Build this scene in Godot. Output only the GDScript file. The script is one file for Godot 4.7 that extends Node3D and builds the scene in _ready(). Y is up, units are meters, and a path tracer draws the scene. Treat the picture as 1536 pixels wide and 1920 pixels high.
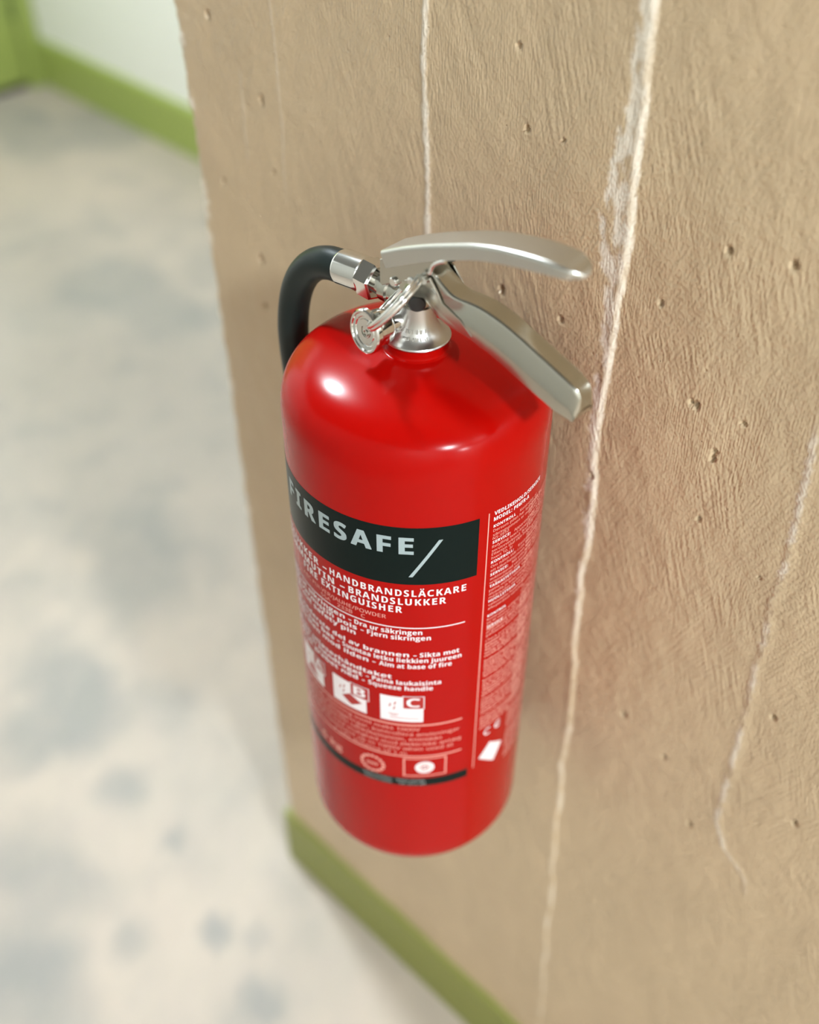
extends Node3D
# A red fire extinguisher hanging on a tan board-marked concrete wall, seen from above at an angle.
# x runs along the wall (to the right), z away from the wall, y up. Metres.

const WALL_Z := -0.0912
const BASE_Y := 0.577          # bottom of the extinguisher
const CYL_R := 75.0            # millimetres, like all shapes of the extinguisher
const WALL_TAN := Color(0.535, 0.395, 0.25)
const WALL_PALE := Color(0.76, 0.67, 0.56)  # pale tone along the seams and on the corner chips

var mats := {}
var fonts := {}
var rng := RandomNumberGenerator.new()

func _ready() -> void:
	rng.seed = 7
	# ---------------------------------------------------------------- camera, sky, lights, exposure
	var cam := Camera3D.new()
	cam.name = "camera"
	cam.fov = 49.13
	cam.near = 0.02
	cam.far = 30.0
	cam.rotation_order = EULER_ORDER_YXZ
	cam.position = Vector3(0.3483, 1.30125, 0.3606)
	cam.rotation = Vector3(deg_to_rad(-42.05), deg_to_rad(44.464), deg_to_rad(0.04))
	var lens := CameraAttributesPhysical.new()
	lens.frustum_focal_length = 26.25
	lens.frustum_focus_distance = 0.598
	lens.exposure_aperture = 2.05
	lens.frustum_near = 0.02
	lens.frustum_far = 30.0
	cam.attributes = lens
	add_child(cam)
	cam.current = true
	var env := Environment.new()
	env.background_mode = Environment.BG_COLOR
	env.background_color = Color(0.02, 0.02, 0.02)
	env.tonemap_mode = Environment.TONE_MAPPER_LINEAR
	env.tonemap_exposure = 1.07
	env.sdfgi_enabled = true
	env.ssao_enabled = true
	env.ssil_enabled = true
	var we := WorldEnvironment.new()
	we.name = "world_environment"
	we.environment = env
	add_child(we)
	make_materials()
	lamp(Vector3(-1.4, 2.5, -0.33), 3.7, "round white ceiling lamp over the open floor beyond the wall's end")
	lamp(Vector3(2.1, 2.5, 0.7), 6.2, "round white ceiling lamp in the corridor right of the fire extinguisher")
	lamp(Vector3(3.9, 2.5, 0.55), 3.0, "round white ceiling lamp at the far right end of the corridor")
	# ---------------------------------------------------------------- the setting
	build_room()
	build_main_wall()
	# ---------------------------------------------------------------- the thing
	build_extinguisher()


# ==================================================================== materials
func mat(called: String, col: Color, rough: float, metal := 0.0) -> StandardMaterial3D:
	var m := StandardMaterial3D.new()
	m.resource_name = called
	m.albedo_color = col.linear_to_srgb()
	m.roughness = rough
	m.metallic = metal
	mats[called] = m
	return m

func make_materials() -> void:
	var red := mat("red_enamel", Color(0.355, 0.002, 0.001), 0.18)
	red.metallic_specular = 0.25
	mat("label_red", Color(0.37, 0.004, 0.004), 0.3)
	mat("label_black", Color(0.004, 0.009, 0.008), 0.28).metallic_specular = 0.2
	mat("silver_print", Color(0.32, 0.385, 0.40), 0.35)
	mat("white_print", Color(0.82, 0.74, 0.76), 0.4)
	mat("pink_print", Color(0.80, 0.34, 0.28), 0.4)
	mat("grey_print", Color(0.35, 0.38, 0.37), 0.4)
	mat("steel", Color(0.50, 0.485, 0.43), 0.15, 1.0)
	mat("brushed_steel", Color(0.58, 0.565, 0.53), 0.33, 1.0)
	mat("chrome", Color(0.74, 0.73, 0.71), 0.11, 1.0)
	mat("cast_zinc", Color(0.60, 0.59, 0.57), 0.30, 1.0)
	mat("rubber", Color(0.008, 0.014, 0.013), 0.40).metallic_specular = 0.33
	mat("black_plastic", Color(0.012, 0.014, 0.013), 0.35)
	mat("white_paint", Color(0.86, 0.85, 0.80), 0.6)
	mat("ceiling_paint", Color(0.17, 0.165, 0.155), 0.8)  # kept dark so the metal and the dome mirror a dim surface
	mat("corridor_paint", Color(0.40, 0.39, 0.36), 0.5)
	mat("green_paint", Color(0.33, 0.40, 0.10), 0.42)
	mat("skirting_paint", Color(0.23, 0.245, 0.05), 0.45)
	mat("gap_dark", Color(0.03, 0.03, 0.025), 0.7)  # dark tone standing in for shade under and behind the door
	mat("hinge_green", Color(0.10, 0.15, 0.03), 0.4)
	var glow := mat("lamp_glass", Color(0.9, 0.9, 0.88), 0.3)
	glow.emission_enabled = true
	glow.emission = Color(0.925, 0.975, 1.0)
	glow.emission_energy_multiplier = 62.0
	mat("lamp_metal", Color(0.7, 0.7, 0.68), 0.4)
	# floor: pale concrete; the tints of its stain spots and painted dimming are vertex colours
	var fl := mat("floor_concrete", Color.WHITE, 0.55)
	fl.vertex_color_use_as_albedo = true
	# main wall
	var w := mat("wall_plaster", Color.WHITE, 0.33)
	w.vertex_color_use_as_albedo = true
	w.normal_enabled = true
	w.normal_texture = ImageTexture.create_from_image(stroke_normals())
	w.normal_scale = 1.0
	var w2 := mat("wall_plaster_plain", WALL_TAN, 0.4)
	w2.normal_enabled = true
	w2.normal_texture = w.normal_texture
	w2.uv1_triplanar = true
	w2.uv1_world_triplanar = true
	w2.uv1_scale = Vector3(1.3, 0.8, 1.3)

func noise(sd: int, freq: float, octaves := 1) -> FastNoiseLite:
	var n := FastNoiseLite.new()
	n.seed = sd
	n.noise_type = FastNoiseLite.TYPE_SIMPLEX_SMOOTH
	n.frequency = freq
	n.fractal_type = FastNoiseLite.FRACTAL_NONE if octaves == 1 else FastNoiseLite.FRACTAL_FBM
	n.fractal_octaves = octaves
	return n

# Relief of the brushed paint, 0.75 m x 1.2 m: upright strokes, slanted strokes in patches, small crumbs and pores.
func stroke_normals() -> Image:
	var n := 2048
	var px := 750.0 / n       # mm a pixel across
	var py := 1200.0 / n
	var h := PackedFloat32Array()
	h.resize(n * n)
	var streak := noise(11, 0.62)
	var streak2 := noise(12, 0.30)
	var patch := noise(13, 0.016, 2)
	var patch2 := noise(14, 0.012, 2)
	var crumb := noise(15, 0.42)
	var lump := noise(16, 0.09)
	for j in n:
		var y := j * py
		for i in n:
			var x := i * px
			var p := clampf(patch.get_noise_2d(x, y * 0.6) * 1.8 + 0.45, 0.0, 1.0)
			var q := clampf(patch2.get_noise_2d(x, y) * 2.4 + 0.1, 0.0, 1.0)
			var a := streak.get_noise_2d(x, y * 0.11)
			var b := streak2.get_noise_2d(x + 0.35 * y, (y - 0.35 * x) * 0.08)
			var b2 := streak2.get_noise_2d(x - 0.45 * y + 400.0, (y + 0.45 * x) * 0.07)
			var c := crumb.get_noise_2d(x, y * 0.75)
			var d := lump.get_noise_2d(x, y)
			h[j * n + i] = 0.135 * a * (0.2 + 0.8 * p) + 0.19 * (b * q + 0.6 * b2 * (1.0 - p)) + 0.10 * c + 0.10 * d
	# pores
	for k in 260:
		var cx := rng.randi_range(6, n - 7)
		var cy := rng.randi_range(6, n - 7)
		var r := rng.randf_range(1.0, 2.6)
		for dy in range(-5, 6):
			for dx in range(-5, 6):
				var t := sqrt(dx * dx + dy * dy * 2.4) / r
				if t < 1.6:
					h[(cy + dy) * n + cx + dx] -= 0.45 * exp(-t * t * 1.5)
	for i in n * n:
		h[i] = h[i] / px
	var im := Image.create_from_data(n, n, false, Image.FORMAT_RF, h.to_byte_array())
	im.bump_map_to_normal_map(1.0)
	return im


# ==================================================================== helpers
func put(parent: Node, called: String, mesh: Mesh, m: String, label := "", category := "", group := "", kind := "") -> MeshInstance3D:
	var o := MeshInstance3D.new()
	o.name = called
	o.mesh = mesh
	o.material_override = mats[m] if m != "" else null
	parent.add_child(o, true)
	tag(o, label, category, group, kind)
	return o

func tag(o: Node, label := "", category := "", group := "", kind := "") -> void:
	if label != "":
		o.set_meta("label", label)
	if category != "":
		o.set_meta("category", category)
	if group != "":
		o.set_meta("group", group)
	if kind != "":
		o.set_meta("kind", kind)

# A mesh from loose triangles: turned outwards (closed shapes), normals smoothed where faces meet at less than `angle` degrees.
func smooth_mesh(t: PackedVector3Array, angle := 40.0, orient := true) -> ArrayMesh:
	var clean := PackedVector3Array()
	for k in range(0, t.size(), 3):
		if (t[k + 1] - t[k]).cross(t[k + 2] - t[k]).length_squared() > 1e-22:
			clean.append_array([t[k], t[k + 1], t[k + 2]])
	t = clean
	if orient:
		var mid := Vector3.ZERO
		for v in t:
			mid += v
		mid /= t.size()
		var vol := 0.0
		for k in range(0, t.size(), 3):
			vol += (t[k] - mid).dot((t[k + 1] - mid).cross(t[k + 2] - mid))
		if vol > 0.0:            # Godot: front faces run clockwise
			for k in range(0, t.size(), 3):
				var s := t[k + 1]
				t[k + 1] = t[k + 2]
				t[k + 2] = s
	var at := {}
	var fn := PackedVector3Array()
	for k in range(0, t.size(), 3):
		var nn := (t[k + 2] - t[k]).cross(t[k + 1] - t[k])
		fn.append(nn)
		for c in 3:
			var key := Vector3i((t[k + c] * 2e5).round())
			if not at.has(key):
				at[key] = PackedInt32Array()
			at[key].append(k / 3)
	var normals := PackedVector3Array()
	var lim := cos(deg_to_rad(angle))
	for k in range(0, t.size(), 3):
		var own := fn[k / 3].normalized()
		for c in 3:
			var s := Vector3.ZERO
			for f in at[Vector3i((t[k + c] * 2e5).round())]:
				if fn[f].normalized().dot(own) > lim:
					s += fn[f]
			normals.append(s.normalized())
	var arr := []
	arr.resize(Mesh.ARRAY_MAX)
	arr[Mesh.ARRAY_VERTEX] = t
	arr[Mesh.ARRAY_NORMAL] = normals
	var m := ArrayMesh.new()
	m.add_surface_from_arrays(Mesh.PRIMITIVE_TRIANGLES, arr)
	return m

func quad(t: PackedVector3Array, a: Vector3, b: Vector3, c: Vector3, d: Vector3) -> void:
	t.append_array([a, b, c, a, c, d])

# Rings of points joined one to the next; capped at both ends when caps is set.
func loft(rings: Array, caps := true) -> PackedVector3Array:
	var t := PackedVector3Array()
	var n: int = rings[0].size()
	for k in rings.size() - 1:
		for i in n:
			var j := (i + 1) % n
			quad(t, rings[k][i], rings[k][j], rings[k + 1][j], rings[k + 1][i])
	if caps:
		for e in [0, rings.size() - 1]:
			var mid := Vector3.ZERO
			for v in rings[e]:
				mid += v
			mid /= n
			for i in n:
				var j := (i + 1) % n
				if e == 0:
					t.append_array([mid, rings[e][j], rings[e][i]])
				else:
					t.append_array([mid, rings[e][i], rings[e][j]])
	return t

# Turned profile, points (radius, height) in mm, about the y axis then placed by xf (metres).
func lathe(profile: Array, segs := 64, xf := Transform3D.IDENTITY) -> PackedVector3Array:
	var rings := []
	for p in profile:
		var ring := PackedVector3Array()
		for i in segs:
			var a := TAU * i / segs
			ring.append(xf * (Vector3(cos(a) * p[0], p[1], sin(a) * p[0]) * 0.001))
		rings.append(ring)
	return loft(rings, true)

# Tube along points (metres).
func tube(path: PackedVector3Array, radius: float, segs := 20, closed := false) -> PackedVector3Array:
	var rings := []
	var n := path.size()
	var side := Vector3.ZERO
	for k in n:
		var d: Vector3
		if closed:
			d = (path[(k + 1) % n] - path[(k - 1 + n) % n]).normalized()
		else:
			d = (path[mini(k + 1, n - 1)] - path[maxi(k - 1, 0)]).normalized()
		if side == Vector3.ZERO:
			side = d.cross(Vector3.UP if absf(d.y) < 0.9 else Vector3.RIGHT).normalized()
		side = (side - d * side.dot(d)).normalized()
		var up := d.cross(side)
		var ring := PackedVector3Array()
		for i in segs:
			var a := TAU * i / segs
			ring.append(path[k] + (side * cos(a) + up * sin(a)) * radius)
		rings.append(ring)
	if closed:
		rings.append(rings[0])
	return loft(rings, not closed)

func curve_points(pts: Array, steps := 8) -> PackedVector3Array:   # Catmull-Rom
	var out := PackedVector3Array()
	for k in pts.size() - 1:
		var a: Vector3 = pts[maxi(k - 1, 0)]
		var b: Vector3 = pts[k]
		var c: Vector3 = pts[k + 1]
		var d: Vector3 = pts[mini(k + 2, pts.size() - 1)]
		for s in steps:
			out.append(b.cubic_interpolate(c, a, d, float(s) / steps))
	out.append(pts[-1])
	return out

# A plate: outline in x and y (mm), from z0 to z1 (mm), its edges chamfered a little.
func plate(outline: PackedVector2Array, z0: float, z1: float, bevel := 0.3) -> PackedVector3Array:
	if Geometry2D.is_polygon_clockwise(outline):
		outline.reverse()
	var inner: PackedVector2Array = outline
	var off := Geometry2D.offset_polygon(outline, -bevel, Geometry2D.JOIN_MITER)
	var t := PackedVector3Array()
	if off.size() == 1 and off[0].size() == outline.size():
		# start the inner outline at the corner nearest to the first outer one
		var best := 0
		for k in off[0].size():
			if off[0][k].distance_to(outline[0]) < off[0][best].distance_to(outline[0]):
				best = k
		inner = PackedVector2Array()
		for k in off[0].size():
			inner.append(off[0][(best + k) % off[0].size()])
	else:
		bevel = 0.0
	var rings := []
	for e in [[inner, z0], [outline, z0 + bevel], [outline, z1 - bevel], [inner, z1]]:
		var ring := PackedVector3Array()
		for p in e[0]:
			ring.append(Vector3(p.x, p.y, e[1]) * 0.001)
		rings.append(ring)
	t.append_array(loft(rings, false))
	var tri := Geometry2D.triangulate_polygon(inner)
	for k in range(0, tri.size(), 3):
		var a := inner[tri[k]]
		var b := inner[tri[k + 1]]
		var c := inner[tri[k + 2]]
		t.append_array([Vector3(a.x, a.y, z1) * 0.001, Vector3(b.x, b.y, z1) * 0.001, Vector3(c.x, c.y, z1) * 0.001])
		t.append_array([Vector3(c.x, c.y, z0) * 0.001, Vector3(b.x, b.y, z0) * 0.001, Vector3(a.x, a.y, z0) * 0.001])
	return t

# A bevelled box as triangles (metres).
func box_tris(lo: Vector3, hi: Vector3, bevel := 0.0) -> PackedVector3Array:
	var o := PackedVector2Array([Vector2(lo.x, lo.y), Vector2(hi.x, lo.y), Vector2(hi.x, hi.y), Vector2(lo.x, hi.y)])
	for k in 4:
		o[k] *= 1000.0
	return plate(o, lo.z * 1000.0, hi.z * 1000.0, bevel * 1000.0)

func box(parent: Node, called: String, lo: Vector3, hi: Vector3, m: String, bevel := 0.0, kind := "") -> MeshInstance3D:
	return put(parent, called, smooth_mesh(box_tris(lo, hi, bevel), 20.0), m, "", "", "", kind)


# ==================================================================== lamps and room
func lamp(at: Vector3, energy: float, label: String) -> void:
	var root := Node3D.new()
	root.name = "ceiling_lamp"
	add_child(root, true)
	root.position = at
	tag(root, label, "lamp", "round ceiling lamps")
	put(root, "lamp_base", smooth_mesh(lathe([[0, 0], [150, 0], [150, -18], [142, -24], [0, -24]], 48)), "lamp_metal")
	var dome := []
	for k in 13:
		var a := PI / 2 * k / 12.0
		dome.append([135.0 * cos(a), -24.0 - 95.0 * sin(a)])
	put(root, "lamp_glass", smooth_mesh(lathe(dome, 48)), "lamp_glass")
	var l := OmniLight3D.new()
	l.name = "lamp_light"
	l.position = Vector3(0, -0.075, 0)
	l.light_color = Color(0.925, 0.975, 1.0)
	l.light_energy = energy
	l.light_size = 0.11
	l.omni_range = 12.0
	l.omni_attenuation = 2.0
	l.shadow_enabled = true
	root.add_child(l)

func structure(called: String, lo: Vector3, hi: Vector3, m: String, label: String) -> void:
	var o := box(self, called, lo, hi, m, 0.0, "structure")
	o.set_meta("label", label)

func build_room() -> void:
	# floor: a grid with stain spots and a painted dimming in its vertex colours
	var x0 := -3.0
	var x1 := 5.2
	var z0 := -1.45
	var z1 := 1.8
	var step := 0.016
	var nx := int((x1 - x0) / step)
	var nz := int((z1 - z0) / step)
	var big := noise(31, 1.6, 4)
	var mid := noise(32, 7.0, 3)
	var small := noise(33, 22.0, 3)
	var lumps := noise(34, 3.0, 2)
	# stain spots seen on the floor, then a painted dimming: x, z, radius, stretch along x, strength
	var stains_and_dimming := [[-1.586, -0.743, 0.17, 1.7, 0.75], [-1.66, -0.56, 0.13, 1.3, 0.6], [-2.55, -1.05, 0.2, 1.2, 0.6], [-2.39, -1.2, 0.14, 1.4, 0.6], [-1.19, -0.586, 0.12, 1.5, 0.45],
		[-0.99, -0.29, 0.15, 1.0, 0.6], [-0.874, -0.242, 0.12, 1.2, 0.7], [-0.746, -0.029, 0.09, 1.6, 0.8], [-0.717, 0.051, 0.06, 1.2, 0.75], [-0.522, 0.162, 0.08, 1.3, 0.6], [-0.546, 0.007, 0.045, 1.0, 0.6],
		[-0.434, 0.0, 0.02, 1.0, 0.8], [-0.294, 0.049, 0.022, 1.2, 0.9], [-0.182, 0.058, 0.03, 1.4, 1.0], [-0.403, 0.249, 0.07, 1.6, 0.7], [-1.541, -0.389, 0.12, 1.5, 0.4], [-0.47, 0.22, 0.06, 1.0, 0.5],
		[-0.62, -0.12, 0.05, 1.8, 0.5], [-0.36, 0.12, 0.03, 1.0, 0.5], [-0.25, 0.02, 0.02, 1.0, 0.5], [-1.85, -1.0, 0.1, 1.6, 0.3], [-1.45, -0.5, 0.7, 1.2, 0.5]]  # last entry: far floor dimmed by colour, not a stain
	var verts := PackedVector3Array()
	var cols := PackedColorArray()
	var norms := PackedVector3Array()
	var idx := PackedInt32Array()
	var pale := Color(0.475, 0.39, 0.32)
	var grey := Color(0.275, 0.255, 0.23)
	for j in nz + 1:
		for i in nx + 1:
			var x := x0 + (x1 - x0) * i / nx
			var z := z0 + (z1 - z0) * j / nz
			var s := clampf(big.get_noise_2d(x, z) * 1.4 + 0.2, 0.0, 1.0) * 0.4
			for b in stains_and_dimming:
				var dx: float = (x - b[0]) / (b[2] * b[3]) + 0.25 * lumps.get_noise_2d(x, z + 7.0)
				var dz: float = (z - b[1]) / b[2] + 0.5 * lumps.get_noise_2d(x * 2.0, z * 2.0)
				s = maxf(s, minf(1.0, 1.15 * b[4]) * smoothstep(1.4, 0.4, sqrt(dx * dx + dz * dz)))
			s += 0.30 * clampf(mid.get_noise_2d(x, z) * 1.6 - 0.1, 0.0, 1.0) + 0.12 * small.get_noise_2d(x, z)
			verts.append(Vector3(x, 0.0, z))
			norms.append(Vector3.UP)
			cols.append(pale.lerp(grey, clampf(s, 0.0, 1.0)) * (1.0 + 0.08 * big.get_noise_2d(x + 9.0, z)))
	for j in nz:
		for i in nx:
			var a := j * (nx + 1) + i
			idx.append_array([a, a + 1, a + nx + 2, a, a + nx + 2, a + nx + 1])
	# sides and underside so that the slab has thickness
	var base := verts.size()
	for c in [Vector3(x0, 0, z0), Vector3(x1, 0, z0), Vector3(x1, 0, z1), Vector3(x0, 0, z1), Vector3(x0, -0.1, z0), Vector3(x1, -0.1, z0), Vector3(x1, -0.1, z1), Vector3(x0, -0.1, z1)]:
		verts.append(c)
		norms.append(Vector3.DOWN)
		cols.append(grey)
	for f in [[4, 6, 5], [4, 7, 6], [0, 4, 5], [0, 5, 1], [1, 5, 6], [1, 6, 2], [2, 6, 7], [2, 7, 3], [3, 7, 4], [3, 4, 0]]:
		idx.append_array([base + f[0], base + f[1], base + f[2]])
	var arr := []
	arr.resize(Mesh.ARRAY_MAX)
	arr[Mesh.ARRAY_VERTEX] = verts
	arr[Mesh.ARRAY_NORMAL] = norms
	arr[Mesh.ARRAY_COLOR] = cols
	arr[Mesh.ARRAY_INDEX] = idx
	var fm := ArrayMesh.new()
	fm.add_surface_from_arrays(Mesh.PRIMITIVE_TRIANGLES, arr)
	put(self, "floor", fm, "floor_concrete", "pale grey concrete floor with darker stain spots and a painted dim area", "", "", "structure")
	structure("ceiling", Vector3(-3.0, 2.5, -1.45), Vector3(5.2, 2.6, 1.8), "ceiling_paint", "dark grey ceiling above the corridor")
	structure("wall_back", Vector3(-2.96, 0, -1.43), Vector3(5.2, 2.5, -1.283), "white_paint", "white wall behind the tan wall")
	structure("wall_right", Vector3(5.0, 0, -1.283), Vector3(5.2, 2.5, 1.8), "white_paint", "white wall closing the right end of the corridor")
	structure("wall_near", Vector3(-2.96, 0, 1.65), Vector3(5.0, 2.5, 1.8), "corridor_paint", "pale wall on the near side of the corridor")
	# skirting of the white wall: green, its top edge rounded
	put(self, "baseboard_back", smooth_mesh(skirting(-2.78, 5.0, -1.283, 0.135, 0.012), 30.0), "green_paint", "green skirting along the foot of the white wall", "", "", "structure")
	# left wall with a green door next to the corner
	var wl := Node3D.new()
	wl.name = "wall_left"
	add_child(wl)
	tag(wl, "white wall around the green door at the left", "", "", "structure")
	box(wl, "wall_panel", Vector3(-2.96, 0, -0.29), Vector3(-2.80, 2.5, 1.65), "white_paint")
	box(wl, "lintel", Vector3(-2.96, 2.08, -1.283), Vector3(-2.80, 2.5, -0.29), "white_paint")
	box(wl, "wall_backing", Vector3(-2.96, 0, -1.283), Vector3(-2.90, 2.08, -0.29), "gap_dark")  # coloured dark so the gap under the door shows as shade
	var d := Node3D.new()
	d.name = "door_1"
	add_child(d)
	tag(d, "green painted door beside the corner of the white wall", "", "", "structure")
	box(d, "door_frame", Vector3(-2.90, 0, -1.283), Vector3(-2.785, 2.08, -1.225), "green_paint", 0.004)
	box(d, "door_frame", Vector3(-2.90, 0, -0.35), Vector3(-2.785, 2.08, -0.29), "green_paint", 0.004)
	box(d, "door_frame", Vector3(-2.90, 2.02, -1.225), Vector3(-2.785, 2.08, -0.35), "green_paint", 0.004)
	box(d, "door_leaf", Vector3(-2.85, 0.022, -1.222), Vector3(-2.80, 2.017, -0.353), "green_paint", 0.003)
	box(d, "door_gap_strip", Vector3(-2.90, 0, -1.225), Vector3(-2.806, 0.014, -0.35), "gap_dark", 0.002)  # dark strip painting in the shade of the gap under the leaf
	var hx := Transform3D(Basis.IDENTITY, Vector3(-2.797, 0.2, -1.222))
	put(d, "door_hinge", smooth_mesh(lathe([[0, 0], [8, 0], [10, 3], [10, 48], [8, 51], [8, 53], [10, 56], [10, 105], [8, 108], [0, 108]], 20, hx)), "hinge_green")
	var hx2 := Transform3D(Basis.IDENTITY, Vector3(-2.797, 1.75, -1.222))
	put(d, "door_hinge", smooth_mesh(lathe([[0, 0], [8, 0], [10, 3], [10, 48], [8, 51], [8, 53], [10, 56], [10, 105], [8, 108], [0, 108]], 20, hx2)), "hinge_green")

func skirting(xa: float, xb: float, z: float, height: float, thick: float) -> PackedVector3Array:
	var prof := [Vector2(0, 0), Vector2(thick, 0), Vector2(thick, height - thick)]
	for k in range(1, 7):
		var a := PI / 2 * k / 6.0
		prof.append(Vector2(thick * cos(a), height - thick + thick * sin(a)))
	var rings := []
	for x in [xa, xb]:
		var r := PackedVector3Array()
		for p in prof:
			r.append(Vector3(x, p.y, z + p.x))
		rings.append(r)
	return loft(rings, true)


# ==================================================================== the tan wall
func along(path: Array, y: float) -> float:      # x (mm) of a line of points (x, y), y falling
	if y >= path[0][1]:
		return path[0][0]
	for k in path.size() - 1:
		if y >= path[k + 1][1]:
			var t: float = (path[k][1] - y) / (path[k][1] - path[k + 1][1])
			return lerpf(path[k][0], path[k + 1][0], t)
	return path[-1][0]

func build_main_wall() -> void:
	var edge := [[-319.8, 1400], [-319.8, 1052], [-318.0, 999], [-313.6, 908], [-312.6, 752], [-311.6, 645], [-306.9, 399], [-302.5, 80], [-299.0, 0]]
	var seam := [[58.0, 1400], [59.5, 1136], [62.0, 1093], [62.5, 1054], [63.5, 1034], [63.7, 1010], [62.4, 984], [62.7, 943], [60.9, 904], [60.8, 885], [64.0, 862], [64.7, 818], [63.4, 773], [69.0, 692], [72.2, 634], [72.8, 581], [75.3, 495], [82.9, 347], [91.3, 139], [96, 0]]
	var pale_edge := [[51.4, 1400], [51.4, 1120], [51.7, 1091], [49.5, 1074], [47.3, 1057], [44.9, 1039], [43.8, 1021], [48.3, 1004], [53.5, 980], [53.8, 953], [54.0, 945], [54.5, 920], [55.0, 900], [55.4, 882], [57.6, 864], [57.4, 850], [60.0, 820], [62.5, 790], [62.0, 760], [70, 690], [74, 560], [90, 0]]
	var thin := [[-82.7, 1400], [-82.7, 1105], [-83.4, 1068], [-81.9, 1047], [-80.1, 1016], [-79.4, 972], [-79, 930], [-78, 0]]
	var right := [[184.0, 1400], [186.2, 965], [188.5, 939], [189.9, 910], [191.7, 873], [190.3, 842], [192.9, 817], [193.7, 780], [196.1, 746], [198.0, 686], [199.6, 632], [210.5, 611], [231.4, 594], [240, 560], [245, 0]]
	var hair := [[-215.5, 1400], [-215.5, 1075], [-213.8, 1040], [-212.7, 992], [-215.0, 958], [-215, 0]]
	var hair2 := [[-253.1, 1400], [-253.2, 0]]
	var pits := [[-232.3, 1008, 2.6], [-285.8, 934, 2.2], [-249.2, 884, 3.2], [-281.9, 1051, 2.6], [-225.9, 960, 1.6], [-7.8, 1057, 1.7], [135.9, 920, 1.5], [135.5, 915, 1.8], [181.7, 609, 2.0], [26.3, 955, 1.6], [-19.2, 955, 2.4], [87.9, 992, 1.4],
		[120.2, 1035, 2.0], [120.2, 943, 2.0], [116.8, 943, 1.8], [179.4, 854, 1.2], [135.8, 870, 1.3], [61.8, 860, 1.4], [212.1, 757, 1.8], [246.3, 680, 1.9], [-17.2, 1097, 1.5], [153.3, 1040, 2.0], [16.6, 1058, 1.3], [151.0, 658, 1.7], [148.1, 946, 1.3], [114.8, 672, 2.2], [-249, 845, 2.0]]
	var chips := [[983, 5.0], [921, 6.0], [906, 12.0], [880, 8.0], [740, 7.0], [598, 6.0], [1028, 5.0], [520, 5.0], [810, 5.0]]
	var undul := noise(51, 0.006, 2)
	var lump := noise(52, 0.035, 3)
	var rough := noise(53, 0.15, 2)
	var jag := noise(54, 0.03, 3)
	var tint := noise(55, 0.012, 3)
	var streaky := noise(56, 0.22, 2)
	var x_end := 430.0
	var y_top := 1400.0
	var dx := 1.3
	var dy := 1.7
	var nx := int((x_end + 322.0) / dx)
	var ny := int(y_top / dy)
	var row := nx + 1 + 7           # 7 more columns round the corner and along the end face
	var verts := PackedVector3Array()
	var cols := PackedColorArray()
	var uvs := PackedVector2Array()
	verts.resize(row * (ny + 1))
	cols.resize(row * (ny + 1))
	uvs.resize(row * (ny + 1))
	for j in ny + 1:
		var y := y_top * j / ny
		var xe := along(edge, y) + 2.6 * jag.get_noise_2d(0.0, y) + 1.2 * rough.get_noise_2d(3.0, y)
		var chip := 0.0
		for c in chips:
			var u: float = absf(y - c[0]) / c[1]
			if u < 1.6:
				chip = maxf(chip, smoothstep(1.2, 0.6, u))
		var xs := along(seam, y) + 0.9 * rough.get_noise_2d(40.0, y * 0.35) + 3.0 * undul.get_noise_2d(700.0, y * 2.2) * smoothstep(930.0, 780.0, y) + 0.8 * jag.get_noise_2d(700.0, y)
		var pale_here := lerpf(clampf(0.6 + 2.4 * jag.get_noise_2d(800.0, y * 0.8), 0.05, 1.0), 1.0, smoothstep(640.0, 800.0, y))
		var xw := along(pale_edge, y) + 3.0 * rough.get_noise_2d(90.0, y)
		var xt := along(thin, y) + 0.8 * rough.get_noise_2d(140.0, y)
		var xr := along(right, y) + 1.6 * rough.get_noise_2d(190.0, y)
		var xh := along(hair, y)
		var xh2 := along(hair2, y)
		var seam_w := lerpf(1.2, 2.6, smoothstep(650.0, 1130.0, y))
		var seam_h := 1.5 * smoothstep(-200.0, 500.0, y)
		var thin_on := smoothstep(905.0, 975.0, y)
		var right_on := smoothstep(1010.0, 930.0, y) * smoothstep(560.0, 610.0, y)
		var hair_on := smoothstep(930.0, 970.0, y)
		var hair2_on := smoothstep(955.0, 965.0, y) * smoothstep(1030.0, 1010.0, y)
		for i in nx + 1:
			# a little denser spacing is not needed: even columns from the ragged edge to x_end
			var x := lerpf(xe, x_end, float(i) / nx)
			var h := 1.4 * undul.get_noise_2d(x, y * 0.5) + 0.55 * lump.get_noise_2d(x, y * 0.7) + 0.10 * rough.get_noise_2d(x * 1.6, y)
			var pale := 0.0
			# board seam: the face left of the crest rises to it and is paler
			var s := x - xs
			if s > -90.0 and s < 6.0:
				h += seam_h * smoothstep(-90.0, -seam_w, s) * (1.0 - smoothstep(-0.3, 1.7, s))
				if s > -12.0:
					h += 0.5 * exp(-(s + 2.0) * (s + 2.0) / 5.0)
					pale = smoothstep(-seam_w - 1.6, -seam_w + 1.4, s + 2.2 * streaky.get_noise_2d(x * 0.3, y * 0.25)) * smoothstep(2.4, 1.4, s) * lerpf(0.5, 0.85, smoothstep(560.0, 820.0, y)) * pale_here * clampf(0.8 + 0.9 * streaky.get_noise_2d(x * 0.8, y * 0.12), 0.45, 1.0)
			if y > 740.0 and x > xw - 4.0 and s < 0.0:
				var k := smoothstep(xw - 1.0, xw + 2.0, x) * smoothstep(-0.35, 0.15, streaky.get_noise_2d(x * 0.5 + y * 0.10, y * 0.22))
				pale = maxf(pale, 0.95 * k)
				h -= 0.25 * k
			# narrow seam on the left
			s = absf(x - xt)
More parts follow.
